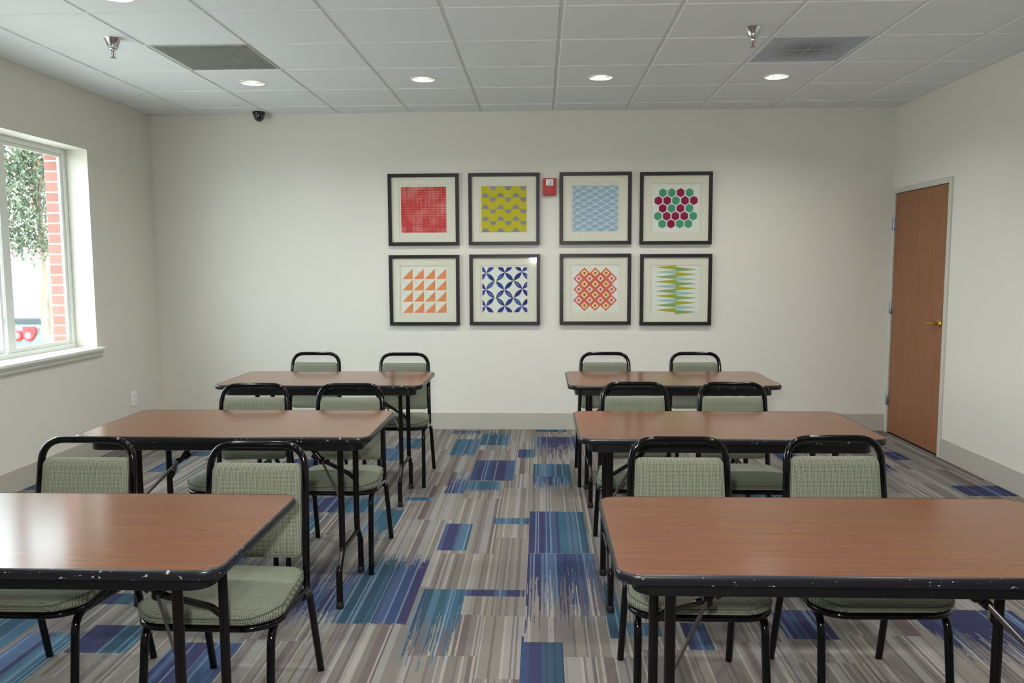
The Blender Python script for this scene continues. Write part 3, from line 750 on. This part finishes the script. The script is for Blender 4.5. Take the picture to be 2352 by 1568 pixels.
# ------------------------------------------------------------------ stacking chair (origin: floor centre, faces -y)
def build_chair():
    c = empty('stacking_chair'); r = .0125
    # back frame: inverted U down to the seat
    def up(z, s): k = (z-.345)/.49; return (s*(.181-.016*k), .165+.075*k, z)
    b = new()
    tube(b, [up(.37, -1), up(.62, -1), up(.822, -1), up(.822, 1), up(.62, 1), up(.37, 1)], r, [0, 0, .085, .085, 0, 0], 14)
    link('back_frame', b, M['black'], c, smooth=True)
    for s in (-1, 1):
        b = new()
        tube(b, [up(.372, s), up(.335, s), (s*.192, -.205, .372), (s*.197, -.252, .0)], r, [0, .04, .06, 0], 14); f = link('leg', b, M['black'], c, smooth=True)
        f['label'] = 'front leg bent down from the side rail'
        b = new()
        tube(b, [(s*.188, .10, .335), (s*.189, .166, .325), (s*.197, .25, .0)], r, [0, .03, 0], 14); f = link('leg', b, M['black'], c, smooth=True)
        f['label'] = 'splayed rear leg'
    # seat outline
    def outline(ins, n=64):
        pts = []
        wf, wr, y0, y1 = .222-ins, .190-ins, -.262+ins, .165-ins
        rf, rr = .10-ins*.6, max(.02, .06-ins*.6)
        cs = [(wf-rf, y0+rf, rf, -90, 0), (wr-rr, y1-rr, rr, 0, 90), (-wr+rr, y1-rr, rr, 90, 180), (-wf+rf, y0+rf, rf, 180, 270)]
        for cx, cy, rad, a0, a1 in cs:
            for k in range(n//4):
                a = math.radians(a0+(a1-a0)*k/(n//4-1)); pts.append((cx+rad*math.cos(a), cy+rad*math.sin(a)))
        return pts
    def zt(y): s = (.165-y)/.427; return .364+.024*s                      # seat plane rises to the front
    b = new(); pts = outline(.012); tube(b, [(x, y, zt(y)) for x, y in pts], .0105, 0, 12, closed=True)
    box(b, (-.185, -.03, .345), (.185, -.005, .352)); link('seat_frame', b, M['black'], c, smooth=True)
    def ring(ins, dz): 
        return [(x, y, zt(y)+dz-(max(0, (-.19-y))**2)*(3.2 if dz > .03 else 0)) for x, y in outline(ins)]
    b = new()
    R = [ring(.022, .011), ring(.008, .012), ring(.001, .020), ring(0, .030), ring(.003, .043), ring(.012, .054), ring(.03, .061)]
    base = ring(.03, .061); cxy = (0, -.05)
    for q, dz in ((.8, .0045), (.55, .0075), (.3, .009), (.08, .0095)):
        R.append([(cxy[0]+(x-cxy[0])*q, cxy[1]+(y-cxy[1])*q, (zt(cxy[1]+(y-cxy[1])*q)+.061+dz)*(1-q*q)+(z+dz)*q*q) for x, y, z in base])
    rings_mesh(b, R); s = link('seat', b, M['fabric'], c, smooth=True)
    b = new(); tube(b, [(x, y, zt(y)+.047-(max(0, (-.19-y))**2)*3.2) for x, y in outline(.003)], .0026, 0, 8, closed=True); link('piping', b, M['piping'], s, smooth=True)
    # back pad between the uprights
    b = new()
    def pring(insx, t):
        out = []
        for x, z in rrect(1, 1, .07, 6):
            zz = .600+z*(.319-2*insx); k = (zz-.345)/.49
            half = (.181-.016*k)-.0105-insx; yy = .165+.075*k - t + .010*(1-(2*x)**2)
            out.append((2*x*half, yy, zz))
        return out
    rings_mesh(b, [pring(.03, -.017), pring(.012, -.016), pring(.003, -.010), pring(0, 0), pring(.003, .012), pring(.012, .018), pring(.03, .020)])
    link('backrest', b, M['fabric'], c, smooth=True)
    return c
G = 'green tweed stacking chairs'
CHAIRS = [((-1.632, -4.38), .0, 'green tweed chair at the front left table, window side'),
          ((-.990, -4.45), -.02, 'green tweed chair at the front left table, aisle side'),
          ((-1.475, -3.07), .1, 'green tweed chair at the middle left table, window side'),
          ((-.992, -3.07), .0, 'green tweed chair at the middle left table, aisle side'),
          ((-1.602, -1.565), 0, 'green tweed chair at the back left table, window side'),
          ((-.960, -1.61), 0, 'green tweed chair at the back left table, aisle side'),
          ((.488, -4.345), 0, 'green tweed chair at the front right table, aisle side'),
          ((1.046, -4.315), .02, 'green tweed chair at the front right table, door side'),
          ((.487, -3.01), 0, 'green tweed chair at the middle right table, aisle side'),
          ((.992, -3.01), 0, 'green tweed chair at the middle right table, door side'),
          ((.448, -1.57), 0, 'green tweed chair at the back right table, aisle side'),
          ((1.078, -1.57), 0, 'green tweed chair at the back right table, door side')]
ch = build_chair()
for i, ((x, y), rz, lab) in enumerate(CHAIRS):
    o = ch if i == 0 else dup(ch)
    o.location = (x, y, 0); o.rotation_euler = (0, 0, rz); tag(o, lab, 'chair', G)

# ------------------------------------------------------------------ outside
GZ = -.25
M['pave'] = mat('pale_concrete', (196, 194, 188), .9)
M['lawn'] = mat('dry_lawn', (150, 160, 110), .95)
b = new(); box(b, (-60, -40, GZ-.1), (XL-.32, 60, GZ)); struct(link('trim_8', b, M['pave']), 'bright paved ground outside')
M['brick'] = mat('red_brick', (168, 88, 72), .85); t = NT(M['brick'])
br = t.n('ShaderNodeTexBrick'); br.offset = .5
br.inputs['Scale'].default_value = 1; br.inputs['Brick Width'].default_value = .25; br.inputs['Row Height'].default_value = .077; br.inputs['Mortar Size'].default_value = .0055
br.inputs['Color1'].default_value = (*lin((150, 96, 86)), 1); br.inputs['Color2'].default_value = (*lin((136, 86, 78)), 1); br.inputs['Mortar'].default_value = (*lin((206, 190, 176)), 1)
o = t.obj(); sp = t.n('ShaderNodeSeparateXYZ'); t.l(o, sp.inputs[0]); cv = t.n('ShaderNodeCombineXYZ')
t.l(t.math('ADD', t.math('ADD', sp.outputs[0], sp.outputs[1]), -.039), cv.inputs[0]); t.l(sp.outputs[2], cv.inputs[1]); t.l(cv.outputs[0], br.inputs[0]); t.l(br.outputs[0], t.b.inputs['Base Color'])
b = new(); x0, x1 = XL-.335, XL-.22
box(b, (x0, YN, GZ), (x1, .15, WZ0-.03)); box(b, (x0, YN, WZ1+.02), (x1, .15, H+.4)); box(b, (x0, WY1+.005, WZ0-.03), (x1, .15, WZ1+.02)); box(b, (x0, YN, WZ0-.03), (x1, WY0-.005, WZ1+.02))
struct(link('wall_outer', b, M['brick']), 'red brick outer wall beside the window')
b = new(); box(b, (x0-.02, WY0-.005, WZ0-.03), (x1, WY1+.005, WZ0-.005)); struct(link('trim_9', b, M['trim']), 'outer sill of the window')

def build_tree():
    tx, ty = -5.5, 1.70
    t = empty('tree', (tx, ty, GZ)); tag(t, 'leafy green tree with twin pale trunks outside the window', 'tree')
    bark = mat('pale_smooth_bark', (150, 128, 110), .85)
    b = new(); Z = lambda z: z-GZ
    tube(b, [(0, .02, 0), (.02, .02, Z(.55)), (.0, -.03, Z(.95)), (.03, .03, Z(1.3)), (.0, .0, Z(2.1)), (.05, -.1, Z(2.8))], .034, .3, 10)
    tube(b, [(.02, .03, Z(.5)), (.03, .07, Z(.9)), (.0, .05, Z(1.35)), (.08, .18, Z(2.2)), (.1, .3, Z(2.7))], .026, .3, 10)
    r = random.Random(4)
    for k in range(14):
        a = r.uniform(0, 2*PI); z = r.uniform(1.5, 2.4); L = r.uniform(.3, .6)
        tube(b, [(.0, .0, Z(z)), (L*.5*math.cos(a), L*.6*math.sin(a), Z(z+.25)), (L*math.cos(a), L*1.1*math.sin(a), Z(z+.4))], .009, .1, 6)
    link('trunk', b, bark, t, smooth=True)
    leafm = mat('green_leaf', (92, 128, 70), .5); nt = NT(leafm)
    ri = nt.n('ShaderNodeNewGeometry'); nt.l(nt.ramp(ri.outputs['Random Per Island'], [(0, (66, 86, 62)), (.5, (88, 106, 80)), (.86, (112, 122, 96)), (.93, (120, 84, 72)), (1, (128, 96, 82))]), nt.b.inputs['Base Color'])
    nt.b.inputs['Transmission Weight'].default_value = 0
    b = new()
    blobs = [(0, -.05, 2.1, .42, .30), (.1, -.45, 2.45, .5, .34), (-.1, -.12, 2.55, .42, .36), (0, -.5, 1.95, .4, .28), (.05, -.28, 2.6, .5, .3), (0, -.9, 2.2, .45, .4), (-.05, .12, 2.4, .3, .3), (0, -.25, 1.72, .35, .18), (0, .12, 2.6, .3, .2)]
    for cx, cy, cz, rr, rz in blobs:
        for k in range(950):
            u = r.gauss(0, .5), r.gauss(0, .5), r.gauss(0, .5)
            p = Vector((cx+u[0]*rr, cy+u[1]*rr, Z(cz+u[2]*rz))); s = r.uniform(.018, .036)
            R = Matrix.Rotation(r.uniform(0, 6.3), 3, 'Z') @ Matrix.Rotation(r.uniform(-1.2, 1.2), 3, 'X')
            q = [Vector(v) for v in ((0, -s, 0), (s*.55, 0, .15*s), (0, s, 0), (-s*.55, 0, .15*s))]
            b.faces.new([b.verts.new(p + R @ v) for v in q])
    link('foliage', b, leafm, t)
build_tree()
def build_car():
    cx, cy = -7.93, 5.05
    c = empty('parked_car', (cx, cy, GZ), math.radians(0)); tag(c, 'low grey open-top parked car with round red tail lights outside the window', 'car')
    body = mat('grey_car_paint', (96, 102, 104), .35, .2); gl = mat('dark_car_glass', (40, 52, 58), .1, spec=.6)
    # car points along +x from its tail; tail faces the camera side (-y): car length along y
    W = .86
    prof = [(-.95, .28), (-1.0, .45), (-.98, .70), (-.93, .84), (-.55, .90), (.9, .93), (2.3, .86), (2.95, .72), (3.1, .5), (3.05, .28)]
    b = new()
    def ringx(f, k): return [(f*W*(1 if z < .75 else .965), y, z) for y, z in prof]
    rings_mesh(b, [[(-W*.93, y*.985, z*.98+.01) for y, z in prof], [(-W, y, z) for y, z in prof], [(W, y, z) for y, z in prof], [(W*.93, y*.985, z*.98+.01) for y, z in prof]])
    link('body', b, body, c)
    b = new(); rings_mesh(b, [[(x, y, z) for x, y in ((-W*.9, -.7), (W*.9, -.7), (W*.86, 1.2), (-W*.86, 1.2))] for z in (.86, .965)]); link('tonneau_cover', b, gl, c, bevel=.02)
    for sx in (-1, 1):
        b = new(); lathe(b, [(0, -.03), (.075, -.025), (.085, 0), (0, 0)], (sx*.675, -.99, .735), 20, axis='y'); lathe(b, [(0, -.03), (.075, -.025), (.085, 0), (0, 0)], (sx*.505, -.99, .735), 20, axis='y')
        box(b, (sx*.675-.08, -1.0, .76), (sx*.675+.1, -.97, .86)); tl = link('tail_light', b, mat('red_tail_lens', (206, 34, 40), .2), c, smooth=True)
        b = new(); lathe(b, [(0, -.036), (.038, -.034), (.044, -.026), (0, -.02)], (sx*.675, -.99, .735), 16, axis='y'); lathe(b, [(0, -.036), (.038, -.034), (.044, -.026), (0, -.02)], (sx*.505, -.99, .735), 16, axis='y')
        link('lamp_centre', b, mat('clear_tail_lens', (240, 214, 190), .2), tl, smooth=True)
    for y in (-.25, 2.2):
        for sx in (-1, 1):
            b = new(); lathe(b, [(0, -.1), (.29, -.1), (.32, -.06), (.32, .06), (.29, .1), (0, .1)], (sx*.76, y, .32), 24, axis='x'); link('wheel', b, M['rubber'], c, smooth=True)
    b = new(); box(b, (-.8, -1.06, .34), (.8, -.98, .5)); link('bumper', b, body, c, bevel=.02)
build_car()

# ------------------------------------------------------------------ light
W = bpy.data.worlds.new('World'); bpy.context.scene.world = W; W.use_nodes = True
bg = W.node_tree.nodes['Background']; bg.inputs[0].default_value = (.84, .92, 1.0, 1); bg.inputs[1].default_value = SKY = 9.0
S = bpy.data.lights.new('sun', 'SUN'); S.energy = 5; S.angle = math.radians(.6); S.color = (1, .96, .9)
o = bpy.data.objects.new('sun', S); COL.objects.link(o); o.rotation_euler = (math.radians(38), math.radians(14), 0)
# camera flash, just above the lens
F = bpy.data.lights.new('camera_flash', 'SPOT'); F.energy = 185; F.shadow_soft_size = .035; F.spot_size = math.radians(110); F.spot_blend = .6; F.color = (1, .98, .95)

# ------------------------------------------------------------------ camera
f, pi_, ya, ro = 1822.8, .0951, -.0365, -.0043
Fw = Vector((math.sin(ya)*math.cos(pi_), math.cos(ya)*math.cos(pi_), -math.sin(pi_)))
Rt = Vector((math.cos(ya), -math.sin(ya), 0)); Up = Rt.cross(Fw)
R2 = Rt*math.cos(ro)+Up*math.sin(ro); U2 = -Rt*math.sin(ro)+Up*math.cos(ro)
cam = bpy.data.cameras.new('camera'); co = bpy.data.objects.new('camera', cam); COL.objects.link(co)
cam.sensor_width = 36; cam.lens = f*36/2352; cam.clip_start = .05; cam.clip_end = 200
mw = Matrix((R2, U2, -Fw)).transposed().to_4x4(); mw.translation = Vector((0, -6.8976, 1.4385)); co.matrix_world = mw
bpy.context.scene.camera = co
fo = bpy.data.objects.new('camera_flash', F); COL.objects.link(fo)
m2 = Matrix((R2, U2, -Fw)).transposed().to_4x4(); m2.translation = Vector((-.10, -6.93, 1.575)); fo.matrix_world = m2
sc = bpy.context.scene
sc.view_settings.view_transform = 'Standard'; sc.view_settings.look = 'None'; sc.view_settings.gamma = 1; sc.view_settings.exposure = 0
sc.view_settings.use_curve_mapping = False
